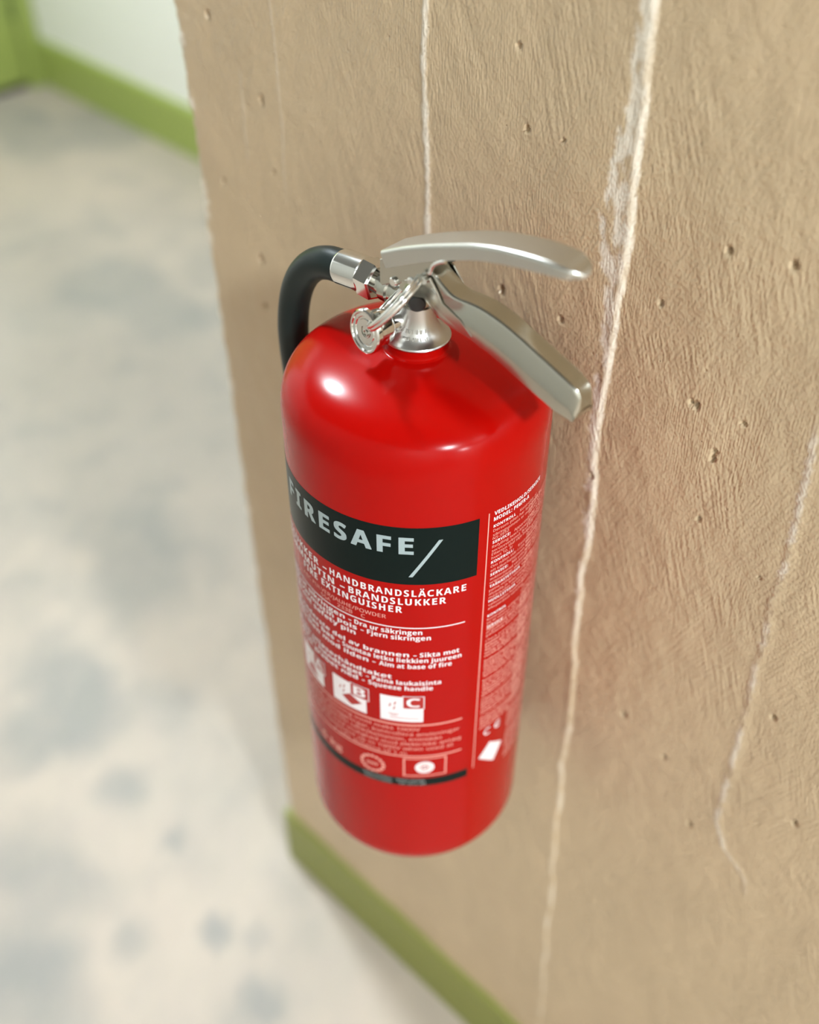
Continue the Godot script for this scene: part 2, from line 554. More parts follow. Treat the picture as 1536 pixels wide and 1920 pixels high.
			if s < 9.0 and thin_on > 0.0:
				var wob := 1.6 + 0.9 * rough.get_noise_2d(300.0, y * 0.4)
				h += thin_on * 1.1 * exp(-s * s / (wob * wob * 1.4))
				pale = maxf(pale, thin_on * 0.9 * smoothstep(wob + 1.2, wob - 0.6, s))
			# seam on the right
			s = x - xr
			if absf(s) < 12.0 and right_on > 0.0:
				h += right_on * (0.8 * smoothstep(-4.0, 0.0, s) * smoothstep(6.0, 0.0, s))
				pale = maxf(pale, right_on * clampf(0.6 + 1.8 * jag.get_noise_2d(60.0, y), 0.1, 0.9) * smoothstep(3.0, 0.8, absf(s + 0.8)))
			s = absf(x - xh)
			if s < 4.0:
				h += hair_on * 0.35 * exp(-s * s / 0.9)
				pale = maxf(pale, 0.35 * hair_on * smoothstep(1.4, 0.4, s))
			s = absf(x - xh2)
			if s < 4.0:
				h += hair2_on * 0.3 * exp(-s * s / 0.9)
				pale = maxf(pale, 0.3 * hair2_on * smoothstep(1.4, 0.4, s))
			# corner: rounded off, chipped white in places
			var e := x - xe
			if e < 9.0:
				h -= 2.0 * pow(1.0 - e / 9.0, 3.0) * (1.0 - 0.7 * chip)
				pale = maxf(pale, chip * smoothstep(7.5, 4.5, e + 2.0 * rough.get_noise_2d(x, y)))
			var shade := 1.0 + 0.07 * tint.get_noise_2d(x, y * 0.6) + 0.03 * lump.get_noise_2d(x + 500.0, y)
			var c := WALL_TAN * shade
			c = c.lerp(WALL_PALE, clampf(pale, 0.0, 1.0))
			var v := j * row + 7 + i
			verts[v] = Vector3(x * 0.001, y * 0.001, WALL_Z + h * 0.001)
			cols[v] = c
			uvs[v] = Vector2((x + 330.0) / 750.0, y / 1200.0)
		# round the corner and back along the end face
		var first := verts[j * row + 7]
		for k in 7:
			var back: float = [200.0, 60.0, 22.0, 11.0, 6.0, 3.0, 1.2][k]
			var inn: float = [4.0, 2.0, 0.0, -1.8, -1.6, -1.0, -0.4][k]
			var g := 1.4 * lump.get_noise_2d(back * 1.5 + 900.0, y) + 1.0 * jag.get_noise_2d(back + 50.0, y)
			var v := j * row + k
			verts[v] = Vector3(first.x + (inn + g * clampf(back / 10.0, 0.0, 1.0)) * 0.001, first.y, first.z - back * 0.001)
			cols[v] = WALL_TAN.lerp(WALL_PALE, chip * smoothstep(14.0, 4.0, back))
			uvs[v] = Vector2(uvs[j * row + 7].x - back / 750.0, uvs[j * row + 7].y)
	# pits
	for p in pits:
		var rx: float = p[2] * 0.78
		var ry: float = p[2] * 1.25
		var jc := int(p[1] / dy)
		for j in range(maxi(jc - 5, 0), mini(jc + 6, ny)):
			var xa: float = verts[j * row + 7].x * 1000.0
			var ic := int((p[0] - xa) / (x_end - xa) * nx)
			for i in range(maxi(ic - 6, 0), mini(ic + 7, nx)):
				var v := j * row + 7 + i
				var u := Vector2((verts[v].x * 1000.0 - p[0]) / rx, (verts[v].y * 1000.0 - p[1]) / ry).length()
				if u < 1.5:
					verts[v].z -= 0.001 * 3.0 * rx * smoothstep(1.15, 0.55, u)
	var idx := PackedInt32Array()
	idx.resize(ny * (row - 1) * 6)
	var w := 0
	for j in ny:
		for i in row - 1:
			var a := j * row + i
			idx[w] = a
			idx[w + 1] = a + row
			idx[w + 2] = a + row + 1
			idx[w + 3] = a
			idx[w + 4] = a + row + 1
			idx[w + 5] = a + 1
			w += 6
	var norms := PackedVector3Array()
	norms.resize(verts.size())
	var tang := PackedFloat32Array()
	tang.resize(verts.size() * 4)
	for j in ny + 1:
		for i in row:
			var v := j * row + i
			var ex := verts[j * row + mini(i + 1, row - 1)] - verts[j * row + maxi(i - 1, 0)]
			var ey := verts[mini(j + 1, ny) * row + i] - verts[maxi(j - 1, 0) * row + i]
			norms[v] = ex.cross(ey).normalized()
			var t := ex.normalized()
			tang[v * 4] = t.x
			tang[v * 4 + 1] = t.y
			tang[v * 4 + 2] = t.z
			tang[v * 4 + 3] = 1.0
	var arr := []
	arr.resize(Mesh.ARRAY_MAX)
	arr[Mesh.ARRAY_VERTEX] = verts
	arr[Mesh.ARRAY_NORMAL] = norms
	arr[Mesh.ARRAY_TANGENT] = tang
	arr[Mesh.ARRAY_COLOR] = cols
	arr[Mesh.ARRAY_TEX_UV] = uvs
	arr[Mesh.ARRAY_INDEX] = idx
	var m := ArrayMesh.new()
	m.add_surface_from_arrays(Mesh.PRIMITIVE_TRIANGLES, arr)
	var root := Node3D.new()
	root.name = "wall_front"
	add_child(root)
	tag(root, "tan painted concrete wall with upright board seams, brush strokes and pits", "", "", "structure")
	put(root, "painted_face", m, "wall_plaster")
	# the body of the wall behind the face, above it and further right
	box(root, "wall_core", Vector3(-0.302, 0, -0.29), Vector3(0.44, 1.4, -0.098), "wall_plaster_plain")
	box(root, "wall_upper", Vector3(-0.319, 1.399, -0.29), Vector3(0.44, 2.5, -0.0912), "wall_plaster_plain", 0.002)
	box(root, "wall_run", Vector3(0.428, 0, -0.29), Vector3(5.0, 2.5, -0.0912), "wall_plaster_plain")
	# painted skirting band at the foot of the wall, turning the corner
	var sk := PackedVector3Array()
	var prof := []
	for k in 7:
		var a := PI / 2 * k / 6.0
		prof.append([4.5 * cos(a), 96.0 + 7.0 * sin(a)])
	var rings := []
	for x in [-303.5, 5000.0]:
		var r := PackedVector3Array()
		r.append(Vector3(x, 0, -97.0) * 0.001)
		r.append(Vector3(x, 0, -91.2 + 4.5) * 0.001)
		for p in prof:
			r.append(Vector3(x, p[1], -91.2 + p[0]) * 0.001)
		r.append(Vector3(x, 103, -97.0) * 0.001)
		rings.append(r)
	sk = loft(rings, true)
	put(self, "baseboard_front", smooth_mesh(sk, 35.0), "skirting_paint", "dull green band along the foot of the tan wall", "", "", "structure")
	var sk2 := box_tris(Vector3(-0.309, 0, -0.29), Vector3(-0.3035, 0.1, -0.0870), 0.001)
	put(self, "baseboard_side", smooth_mesh(sk2, 25.0), "skirting_paint", "dull green band round the end of the tan wall", "", "", "structure")


# ==================================================================== print on the cylinder
func bend(az: float, yl: float, off: float) -> Vector3:    # degrees, mm, mm above the cylinder
	var a := deg_to_rad(az)
	return Vector3(sin(a) * (CYL_R + off), yl, cos(a) * (CYL_R + off)) * 0.001

func patch(st: SurfaceTool, az0: float, az1: float, y0: float, y1: float, off: float) -> void:
	var n := maxi(1, int(ceil((az1 - az0) / 2.0)))
	for k in n:
		var a := lerpf(az0, az1, float(k) / n)
		var b := lerpf(az0, az1, float(k + 1) / n)
		four(st, Vector2(a, y0), Vector2(b, y0), Vector2(b, y1), Vector2(a, y1), off)

func four(st: SurfaceTool, a: Vector2, b: Vector2, c: Vector2, d: Vector2, off: float) -> void:
	var n := maxi(1, int(ceil(maxf(absf(b.x - a.x), maxf(absf(c.x - d.x), absf(d.x - a.x))) / 2.0)))
	for i in n:
		for j in n:
			var q := []
			for e in [[0, 0], [1, 0], [1, 1], [0, 1]]:
				var u := float(i + e[0]) / n
				var w := float(j + e[1]) / n
				q.append(a.lerp(b, u).lerp(d.lerp(c, u), w))
			for p in [q[0], q[2], q[1], q[0], q[3], q[2]]:
				st.set_normal(Vector3(sin(deg_to_rad(p.x)), 0, cos(deg_to_rad(p.x))))
				st.add_vertex(bend(p.x, p.y, off))

func frame(st: SurfaceTool, az0: float, az1: float, y0: float, y1: float, mm: float, off: float) -> void:
	var da := mm / 1.309
	patch(st, az0, az1, y0, y0 + mm, off)
	patch(st, az0, az1, y1 - mm, y1, off)
	patch(st, az0, az0 + da, y0 + mm, y1 - mm, off)
	patch(st, az1 - da, az1, y0 + mm, y1 - mm, off)

func disc(st: SurfaceTool, az: float, y: float, r0: float, r1: float, off: float, a0 := 0.0, a1 := 360.0) -> void:
	var n := maxi(4, int((a1 - a0) / 15.0))
	for k in n:
		var a := deg_to_rad(lerpf(a0, a1, float(k) / n))
		var b := deg_to_rad(lerpf(a0, a1, float(k + 1) / n))
		var q := []
		for e in [[r0, a], [r1, a], [r1, b], [r0, b]]:
			q.append(Vector2(az + e[0] * cos(e[1]) / 1.309, y + e[0] * sin(e[1])))
		four(st, q[0], q[1], q[2], q[3], off)

func font(weight: int, spacing := 0) -> Font:
	var key := weight * 100 + spacing
	if not fonts.has(key):
		var f := SystemFont.new()
		f.font_names = PackedStringArray(["Droid Sans"])
		f.font_weight = weight
		var v := FontVariation.new()
		v.base_font = f
		v.spacing_glyph = spacing
		fonts[key] = v
	return fonts[key]

func text_mesh(s: String, weight: int, fine: float, spacing := 0) -> TextMesh:
	var t := TextMesh.new()
	t.font = font(weight, spacing)
	t.font_size = 64
	t.pixel_size = 0.01
	t.depth = 0.0
	t.curve_step = fine
	t.horizontal_alignment = HORIZONTAL_ALIGNMENT_LEFT
	t.text = s
	return t

var cap_low := {}
# Writes s on the cylinder: capital height cap (mm), baseline at yl, stretched by sx; anchored at azimuth az by its right (or left) end.
# With fit set the text runs from az to fit. Returns the azimuth of the other end.
func write(st: SurfaceTool, s: String, az: float, yl: float, cap: float, sx := 1.0, from_right := true, weight := 700, fit := NAN, off := 0.2, fine := 2.0, spacing := 0) -> float:
	if not cap_low.has(weight):
		var hb := text_mesh("H", weight, 2.0).get_aabb()
		cap_low[weight] = [hb.position.y, hb.size.y]
	var t := text_mesh(s, weight, fine, spacing)
	var box_ := t.get_aabb()
	var k: float = cap / cap_low[weight][1]
	var width := box_.size.x * k * sx
	if not is_nan(fit):
		sx = (fit - az) * 1.309 / (box_.size.x * k)
		width = box_.size.x * k * sx
	var left := az - width / 1.309 if from_right and is_nan(fit) else az
	var arr := t.get_mesh_arrays()
	var vv: PackedVector3Array = arr[Mesh.ARRAY_VERTEX]
	var ii: PackedInt32Array = arr[Mesh.ARRAY_INDEX] if arr[Mesh.ARRAY_INDEX] != null else PackedInt32Array(range(vv.size()))
	var nn: PackedVector3Array = arr[Mesh.ARRAY_NORMAL]
	for i in ii:
		if nn[i].z < 0.5:
			continue
		var x := (vv[i].x - box_.position.x) * k * sx
		var y: float = (vv[i].y - cap_low[weight][0]) * k
		var a := left + x / 1.309
		st.set_normal(Vector3(sin(deg_to_rad(a)), 0, cos(deg_to_rad(a))))
		st.add_vertex(bend(a, yl + y, off))
	return left if from_right and is_nan(fit) else left + width / 1.309

func new_st() -> SurfaceTool:
	var st := SurfaceTool.new()
	st.begin(Mesh.PRIMITIVE_TRIANGLES)
	return st

func build_print(body: Node3D) -> void:
	var st := new_st()
	patch(st, -52.0, 70.5, 286.2, 328.3, 0.06)
	put(body, "black_label_band", st.commit(), "label_black", "black label band with silver lettering")
	st = new_st()
	patch(st, -52.0, 71.5, 97.2, 105.6, 0.06)
	put(body, "black_label_strip", st.commit(), "label_black", "narrow black strip at the foot of the label")
	# the name and the slash
	st = new_st()
	var x := 43.1
	for e in [[0.0, 0.0], [-0.22, 0.22], [0.22, -0.22], [0.22, 0.22], [-0.22, -0.22]]:   # a heavier face
		write(st, "FIRESAFE", -26.4 + e[0], 309.4 + e[1], 11.7, 1.0, false, 700, 42.9 + e[0], 0.22 + 0.004 * e[0] + 0.002 * e[1], 1.0, 7)
	four(st, Vector2(41.0, 292.3), Vector2(42.7, 292.3), Vector2(55.0, 319.3), Vector2(53.3, 319.3), 0.22)
	put(body, "silver_lettering", st.commit(), "silver_print", "silver lettering on the black band")
	# white print
	var w := new_st()
	x = write(w, "HANDBRANDSLÄCKARE", 4.0, 277.0, 5.0, 1.0, false, 700, 65.8, 0.2, 2.0, 5)
	write(w, "PULVERSLUKKER –", 2.2, 277.0, 5.0, 1.12, true, 700, NAN, 0.2, 2.0, 5)
	write(w, "BRANDSLUKKER", 14.0, 270.1, 5.0, 1.0, false, 700, 57.0, 0.2, 2.0, 5)
	write(w, "JAUHESAMMUTIN –", 12.0, 270.1, 5.0, 1.12, true, 700, NAN, 0.2, 2.0, 5)
	write(w, "FIRE EXTINGUISHER", -15.8, 263.6, 5.0, 1.0, false, 700, 38.3, 0.2, 2.0, 5)
	patch(w, -46.0, 66.0, 250.7, 251.5, 0.15)
	write(w, "Dra ur säkringen", 16.2, 245.6, 3.7, 1.0, false, 700, 47.0)
	write(w, "Trekk ut sikringen -", 14.6, 245.6, 3.7, 1.42)
	write(w, "Fjern sikringen", 22.3, 240.8, 3.7, 1.0, false, 700, 50.8)
	write(w, "Irrota varmistin pois -", 20.7, 240.8, 3.7, 1.42)
	write(w, "Pull out safety pin", 16.5, 236.0, 3.7, 1.42)
	write(w, "1", -43.0, 240.0, 7.0, 1.2, false)
	write(w, "Sikta mot", 46.0, 226.2, 3.7, 1.0, false, 700, 63.9)
	write(w, "Rett mot nederste del av brannen -", 44.6, 226.2, 3.7, 1.36)
	write(w, "Suuntaa letku liekkien juureen", 9.0, 221.2, 3.7, 1.0, false, 700, 65.1)
	write(w, "mot lågornas bas -", 7.4, 221.2, 3.7, 1.42)
	write(w, "Aim at base of fire", 27.6, 215.9, 3.7, 1.0, false, 700, 60.6)
	write(w, "Ret strålen mod ilden -", 25.9, 215.9, 3.7, 1.42)
	write(w, "2", -43.0, 219.0, 7.0, 1.2, false)
	write(w, "Press inn utløserhåndtaket", 33.3, 205.3, 3.7, 1.42)
	write(w, "Paina laukaisinta", 24.0, 200.6, 3.7, 1.0, false, 700, 55.9)
	write(w, "Tryck in handtaget -", 22.4, 200.6, 3.7, 1.42)
	write(w, "Squeeze handle", 22.0, 195.6, 3.7, 1.0, false, 700, 52.2)
	write(w, "Tryk grebet ned -", 20.2, 195.6, 3.7, 1.42)
	write(w, "3", -43.0, 198.0, 7.0, 1.2, false)
	# wheel mark, sticker, conformity mark
	disc(w, 49.0, 117.6, 2.3, 6.2, 0.2)
	disc(w, 49.0, 117.6, 0.0, 1.2, 0.2)
	four(w, Vector2(78.0, 109.9), Vector2(88.3, 96.8), Vector2(94.2, 111.1), Vector2(84.7, 121.2), 0.15)
	for k in 2:
		disc(w, 83.0 + k * 7.0, 135.0, 2.5, 3.6, 0.2, 60.0, 300.0)
	patch(w, 88.2, 91.4, 134.5, 135.5, 0.2)
	# side panel headings
	write(w, "VEDLIKEHOLD/SERVICE", 77.4, 326.6, 2.7, 1.0, false, 700, 108.1)
	write(w, "MODEL: PE6FR-A", 77.3, 322.4, 2.7, 1.0, false, 700, 98.6)
	for s in [["KONTROLL", 317.6], ["SERVICE:", 305.6], ["KONTROLL:", 290.4], ["SERVICE:", 280.7], ["TARKASTETTAVA", 271.4], ["HUOLLETTAVA", 259.5], ["KONTROL", 247.2], ["SERVICE", 237.6]]:
		write(w, s[0], 77.4, s[1], 2.05, 1.12, false)
	put(body, "white_lettering", w.commit(), "white_print", "white lettering and pictogram squares")
	# the three pictograms: white square, red drawing, red letter box with a white letter
	for k in 3:
		var z: float = [-25.0, 1.3, 27.6][k]
		var z2: float = [47.9 - 46.3 - 8.2, 20.5, 47.9][k]
		var bx: float = z + 10.6
		var pw := new_st()
		patch(pw, z, z2 if k > 0 else -6.0, 165.2, 188.8, 0.12)
		frame(pw, bx, bx + 10.2, 178.0, 190.2, 0.5, 0.3)
		write(pw, ["A", "B", "C"][k], bx + 1.9, 180.0, 8.2, 1.0, false, 700, bx + 8.3, 0.32)
		var pr := new_st()
		patch(pr, bx + 0.35, bx + 9.85, 178.4, 189.8, 0.2)
		for d in [[4.2, 180.5], [6.6, 182.6], [6.2, 178.0]]:       # falling drops
			four(pr, Vector2(z + d[0] - 0.2, d[1] - 1.5), Vector2(z + d[0] + 0.5, d[1] - 1.5), Vector2(z + d[0] + 1.1, d[1] + 1.5), Vector2(z + d[0] + 0.5, d[1] + 1.5), 0.2)
		if k == 0:
			four(pr, Vector2(z + 4, 168.0), Vector2(z + 14, 168.0), Vector2(z + 11, 176.0), Vector2(z + 7, 176.0), 0.2)
		elif k == 1:                                                   # can on its side
			four(pr, Vector2(6.8, 173.2), Vector2(12.2, 168.0), Vector2(18.2, 173.4), Vector2(11.6, 178.2), 0.2)
		else:
			patch(pr, 31.6, 36.4, 172.0, 172.5, 0.2)
			patch(pr, 32.4, 35.6, 170.5, 171.0, 0.2)
			patch(pr, 32.2, 46.0, 168.3, 168.8, 0.2)
		var pm := pw.commit()
		pr.commit(pm)
		pm.surface_set_material(0, mats["white_print"])
		pm.surface_set_material(1, mats["label_red"])
		put(body, "pictogram", pm, "", ["white fire class A pictogram", "white fire class B pictogram", "white fire class C pictogram"][k])
	# fine pinkish print: rules, frames, small texts
	var p := new_st()
	disc(p, 49.0, 117.6, 3.5, 4.1, 0.26)
	patch(p, 74.6, 75.1, 103.0, 329.4, 0.15)
	patch(p, -46.0, 67.0, 161.2, 162.4, 0.15)
	patch(p, -46.0, 67.4, 128.9, 130.1, 0.15)
	write(p, "ABC PULVER/JAUHE/POWDER", 31.2, 257.4, 3.0, 1.15, true, 400)
	write(p, "55A    233B    C", 21.6, 253.2, 2.9, 1.2, true, 400)
	var small := [["Kan anvendes på elektrisk utstyr, spenning inntil maks 1000V", 46.5], ["Får användas mot elektriska anläggningar, kontrollera anvisningar", 66.0], ["Voidaan käyttää jännitteisiin sähkölaitteisiin, enintään", 57.0],
		["Må anvendes til slukning af brand med mulighed mod elektriske anlæg", 67.0], ["Can be used on live electrical equipment up to 1000V when used at", 63.0], ["a safe distance of 1 m", 40.0]]
	for k in small.size():
		write(p, small[k][0], small[k][1], 156.2 - k * 5.0, 3.1, 1.26, true, 400)
	frame(p, 38.4, 59.8, 108.2, 127.4, 0.9, 0.15)
	for k in 16:
		var a := TAU * k / 16.0
		disc(p, 22.6 + 7.6 * cos(a) / 1.309, 115.4 + 7.6 * sin(a), 0.0, 1.25, 0.15)
	write(p, "DNV", 19.6, 113.7, 3.2, 1.0, false, 700, 25.6)
	write(p, "6 kg", -11.0, 110.5, 6.0, 1.0, false, 700, 4.6)
	var para := [
		[317.6, 92.0, "Kontrollér at"], [314.4, 77.4, "Dersom pilen har falt til rødt felt"], [311.2, 77.4, "sikringspinnen er mistet"], [308.6, 77.4, "NS-3910"],
		[305.6, 89.0, "Apparatet må"], [302.4, 77.4, "Refylling hvert annet år"], [299.3, 77.4, "serviceverksted. Bruk kun"], [296.6, 77.4, "Ettersyn skal skje hvert"], [293.7, 77.4, "hvert 10. år"],
		[290.4, 93.0, "Kontrollera tryck"], [287.2, 77.4, "Om nålen står i rött fält"], [284.0, 77.4, "att säkerhetspinnen sitter"], [280.7, 89.5, "Må utföras av"], [277.5, 77.4, "auktoriserad verkstad"], [274.5, 77.4, "originaldelar skall användas"],
		[271.4, 97.0, "Vuosittain"], [268.4, 77.4, "paine mittari vihreällä"], [265.4, 77.4, "alueella ja letku ehjä"], [262.5, 77.4, "määräysten mukaan"], [259.5, 94.0, "Vain"], [256.4, 77.4, "valtuutettu huoltoliike"], [253.4, 77.4, "alkuperäiset varaosat"]]
	for q in para:
		write(p, q[2], q[1] + 0.6 if q[1] > 78.0 else q[1], q[0], 1.95, 1.16, false, 400)
	var lines := ["Kontrollen udføres hvert år", "se at viseren står i grønt", "felt og at plomben er hel", "Apparatet skal efterses", "af godkendt værksted efter", "gældende bestemmelser", "Check pressure every year", "pointer in green field and", "safety pin in its place",
		"Service by authorised staff", "using original parts only", "recharge after every use", "Driftstemperatur -30 +60", "Drivgass: kvelstoff 15 bar", "Slukkemiddel: ABC pulver", "Total vekt 9,5 kg", "Prøvetrykk 27 bar", "Sprengtrykk 60 bar"]
	var yl := 244.2
	var k2 := 0
	while yl > 141.0:
		write(p, lines[k2 % lines.size()], 77.3, yl, 2.0, 1.2, false, 700 if k2 % 5 == 3 or yl < 225.0 else 400)
		yl -= 2.75 if k2 % 6 != 5 else 4.6
		k2 += 1
	yl = 326.0
	k2 = 4
	while yl > 88.0:                                  # second column, round the side
		if yl < 318.0:
			write(p, lines[k2 % lines.size()], 99.5 if yl > 140.0 else 97.0, yl, 2.05, 1.2, false, 700 if yl < 240.0 else 400)
		yl -= 2.9 if k2 % 7 != 5 else 5.0
		k2 += 1
	put(body, "pink_lettering", p.commit(), "pink_print", "fine pinkish print and rules")
	var g := new_st()
	write(g, "SERVICE KONTROLL", 17.0, 102.0, 2.3, 1.0, false, 400, 33.0)
	write(g, "HUOLTO 2 VUOSI", 18.0, 98.4, 2.3, 1.0, false, 400, 32.5)
	write(g, "NORSK SENTRAL", 35.0, 102.0, 2.3, 1.0, false, 400, 49.5)
	write(g, "Tlf. 815 00", 36.0, 98.4, 2.3, 1.0, false, 400, 49.5)
	put(body, "grey_lettering", g.commit(), "grey_print", "grey lettering on the black strip")


# ==================================================================== the extinguisher
func v3(x: float, y: float, z := 0.0) -> Vector3:
	return Vector3(x, y, z) * 0.001

# Pressed sheet lever: stations [x, y, half width, skirt depth] along its top; a channel open below with rounded folds.
func channel(stations: Array, fold: float, gauge: float, splay := 0.0) -> PackedVector3Array:
	var rings := []
	for k in stations.size():
		var s: Array = stations[k]
		var a: Array = stations[maxi(k - 1, 0)]
		var b: Array = stations[mini(k + 1, stations.size() - 1)]
		var d := Vector2(b[0] - a[0], b[1] - a[1]).normalized()
		var nrm := Vector2(-d.y, d.x)                  # out of the top
		var outline := []
		for side in 2:                                  # outer skin, then inner skin backwards
			var g := gauge * side
			var hw: float = s[2] - g
			var f := maxf(fold - g, 0.3)
			var pts := []
			pts.append(Vector2(-hw - splay, -maxf(s[3], f + g + 0.2)))
			for q in 6:
				var t := PI / 2 * q / 5.0
				pts.append(Vector2(-hw + f - f * cos(t), -g - f + f * sin(t)))
			for q in 6:
				var t := PI / 2 * q / 5.0
				pts.append(Vector2(hw - f + f * sin(t), -g - f + f * cos(t)))
			pts.append(Vector2(hw + splay, -maxf(s[3], f + g + 0.2)))
			if side == 1:
				pts.reverse()
			outline.append_array(pts)
		var ring := PackedVector3Array()
		for o in outline:
			ring.append(v3(s[0] + nrm.x * o.y, s[1] + nrm.y * o.y, o.x))
		rings.append(ring)
	var t := loft(rings, false)
	# close the two ends: outer skin to inner skin, strip by strip
	var n: int = rings[0].size()
	for e in [0, rings.size() - 1]:
		var r: PackedVector3Array = rings[e]
		for i in n / 2 - 1:
			var o0 := r[i]
			var o1 := r[i + 1]
			var i0 := r[n - 1 - i]
			var i1 := r[n - 2 - i]
			if e == 0:
				quad(t, o0, i0, i1, o1)
			else:
				quad(t, o0, o1, i1, i0)
	return t

func build_extinguisher() -> void:
	var root := Node3D.new()
	root.name = "fire_extinguisher"
	root.position = Vector3(0, BASE_Y, 0)
	add_child(root)
	tag(root, "red fire extinguisher with a black label band hanging on the tan wall", "fire extinguisher")
	# ---- cylinder
	var prof := [[0, 4], [52, 4], [58, 2], [62, 0], [66, 0.4], [70, 2.6], [73, 6.5], [74.6, 11], [75, 15], [75, 24], [74.8, 25], [75, 26]]
	prof.append([75, 200])
	var p0 := Vector2(75, 356.1)
	var p1 := Vector2(75, 386.9)
	var p2 := Vector2(56, 385.5)
	var p3 := Vector2(19, 392.0)
	for k in 41:
		var t := k / 40.0
		var q := p0.bezier_interpolate(p1, p2, p3, t)
		prof.append([q.x, q.y])
	for e in [[18.2, 392.2], [17.2, 392.9], [16.8, 394.2], [16.7, 398.5], [0, 398.5]]:
		prof.append(e)
	var body := put(root, "cylinder", smooth_mesh(lathe(prof, 160), 35.0), "red_enamel", "glossy red steel cylinder")
	build_print(body)
	# ---- valve
	put(root, "valve_collar", smooth_mesh(lathe([[0, 397.8], [17.0, 397.8], [17.9, 398.3], [18.1, 399.0], [17.6, 399.7], [15.8, 400.4], [14.2, 401.4], [12.6, 403.0], [11.2, 405.4], [10.2, 408.4], [9.5, 412], [9.1, 418], [0, 418]], 64), 30.0), "cast_zinc", "flared silver valve collar")
	put(root, "valve_body", smooth_mesh(lathe([[0, 416], [8.0, 416], [8.2, 420], [8.2, 446], [6.5, 448], [0, 448]], 40), 30.0), "steel")
	var side := Transform3D(Basis(Vector3(0, 0, 1), PI / 2), v3(0, 418.2))        # y axis to -x
	put(root, "hose_outlet", smooth_mesh(lathe([[0, 4], [7.2, 4], [7.2, 16], [8.2, 17], [8.2, 22], [6.5, 23], [6.5, 30], [0, 30]], 32, side), 30.0), "steel")
	# knob on the front of the valve with a ringed face
	var kd := Vector3(sin(-0.10) * cos(0.12), sin(0.12), cos(-0.10) * cos(0.12))
	var kx := Vector3.UP.cross(kd).normalized()
	var kb := Transform3D(Basis(kx, kd, kx.cross(kd)), v3(-8.0, 410.3, 31.0) - kd * 0.0312)
	var knob := put(root, "valve_knob", smooth_mesh(lathe([[0, 8], [6.0, 8], [6.0, 16.5], [8.8, 17.5], [9.6, 19.5], [9.6, 26], [11.0, 27.2], [11.9, 28.2], [11.9, 30.4], [11.2, 31.2], [10.2, 31.2], [9.8, 30.4], [8.2, 30.2], [7.8, 29.6], [6.8, 29.6], [6.4, 30.1], [0, 30.1]], 48, kb), 30.0), "chrome", "round silver knob with a ringed face")
	var mark := PackedVector3Array()
	mark.append_array(tube(curve_ring(kb, 1.6, 30.4, Vector2(0.6, 0.6)), 0.00025, 6, true))
	mark.append_array(tube(curve_ring(kb, 3.4, 30.35, Vector2(0.4, -0.4), 200.0), 0.00025, 6))
	put(knob, "embossed_mark", smooth_mesh(mark), "steel")
	# raised letters on the collar, as two short arcs of small bars
	var emb := PackedVector3Array()
	for k in 13:
		var a := deg_to_rad(2.0 + k * 5.5)
		for e in 2:
			if (k * 7 + e * 3) % 5 == 0:
				continue
			var r := 12.9 - e * 1.9
			var y := 402.9 + e * 3.6
			var c := v3(sin(a) * r, y, cos(a) * r)
			var up := Vector3(-sin(a) * 0.3, 0.95, -cos(a) * 0.3).normalized()
			var rt := Vector3(cos(a), 0, -sin(a))
			emb.append_array(tube(PackedVector3Array([c - up * 0.0011 + rt * (0.0003 if k % 2 else -0.0003), c + up * 0.0011]), 0.00028, 6))
			if k % 3 != 0:
				emb.append_array(tube(PackedVector3Array([c - rt * 0.0004 + up * (0.0008 if k % 2 else 0.0), c + rt * 0.0005 + up * 0.0008]), 0.00025, 6))
	put(root, "embossed_lettering", smooth_mesh(emb), "cast_zinc")
	# small black disc on the stem, below the levers
	var disc_xf := Transform3D(Basis(Vector3(cos(0.75), 0, -sin(0.75)), Vector3(sin(0.75), 0, cos(0.75)), Vector3(0, -1, 0)), v3(0, 422.5))
	put(root, "stem_disc", smooth_mesh(lathe([[0, 6], [4.6, 6], [4.6, 9.6], [3.8, 10.2], [0, 10.2]], 28, disc_xf), 30.0), "black_plastic")
	# ---- levers
	var top := []
	for s in [[-17.0, 444.5, 10.2, 9.0], [-10, 448.3, 10.2, 9.0], [-2.5, 452.2, 10.2, 9.0], [5, 455.7, 10.2, 8.5], [16, 460.6, 10.2, 8.2], [28, 465.4, 10.2, 8.0], [41, 470.4, 10.2, 7.6], [54, 474.2, 10.2, 7.4], [66, 476.8, 10.2, 7.2], [79, 478.8, 10.1, 6.8], [88, 479.6, 9.8, 6.2], [94, 479.4, 9.0, 5.6], [98.5, 478.6, 7.6, 5.0], [101.5, 477.2, 5.4, 4.4], [103.2, 475.4, 3.2, 3.6]]:
		top.append(s)
	var lever := put(root, "squeeze_lever", smooth_mesh(channel(refine(top, 3), 2.2, 1.2), 32.0), "brushed_steel", "curved steel lever on top of the valve")
	# deep cheeks of the lever at the valve
	for zs in [[8.9, 10.15], [-10.15, -8.9]]:
		put(lever, "lever_cheek", smooth_mesh(plate(PackedVector2Array([Vector2(-17.0, 440), Vector2(-17.2, 426.2), Vector2(-15.5, 425.6), Vector2(8.5, 439.2), Vector2(16.5, 444.0), Vector2(19.5, 450.0), Vector2(24.0, 455.2), Vector2(24, 459), Vector2(5, 452)]), zs[0], zs[1], 0.25), 25.0), "steel")
	var bead := tube(curve_points([v3(18.3, 446.2, 10.3), v3(20.4, 451.2, 10.3), v3(24.5, 454.6, 10.2), v3(28.0, 456.2, 9.8)], 5), 0.0011, 10)
	put(lever, "lever_lip", smooth_mesh(bead), "chrome")
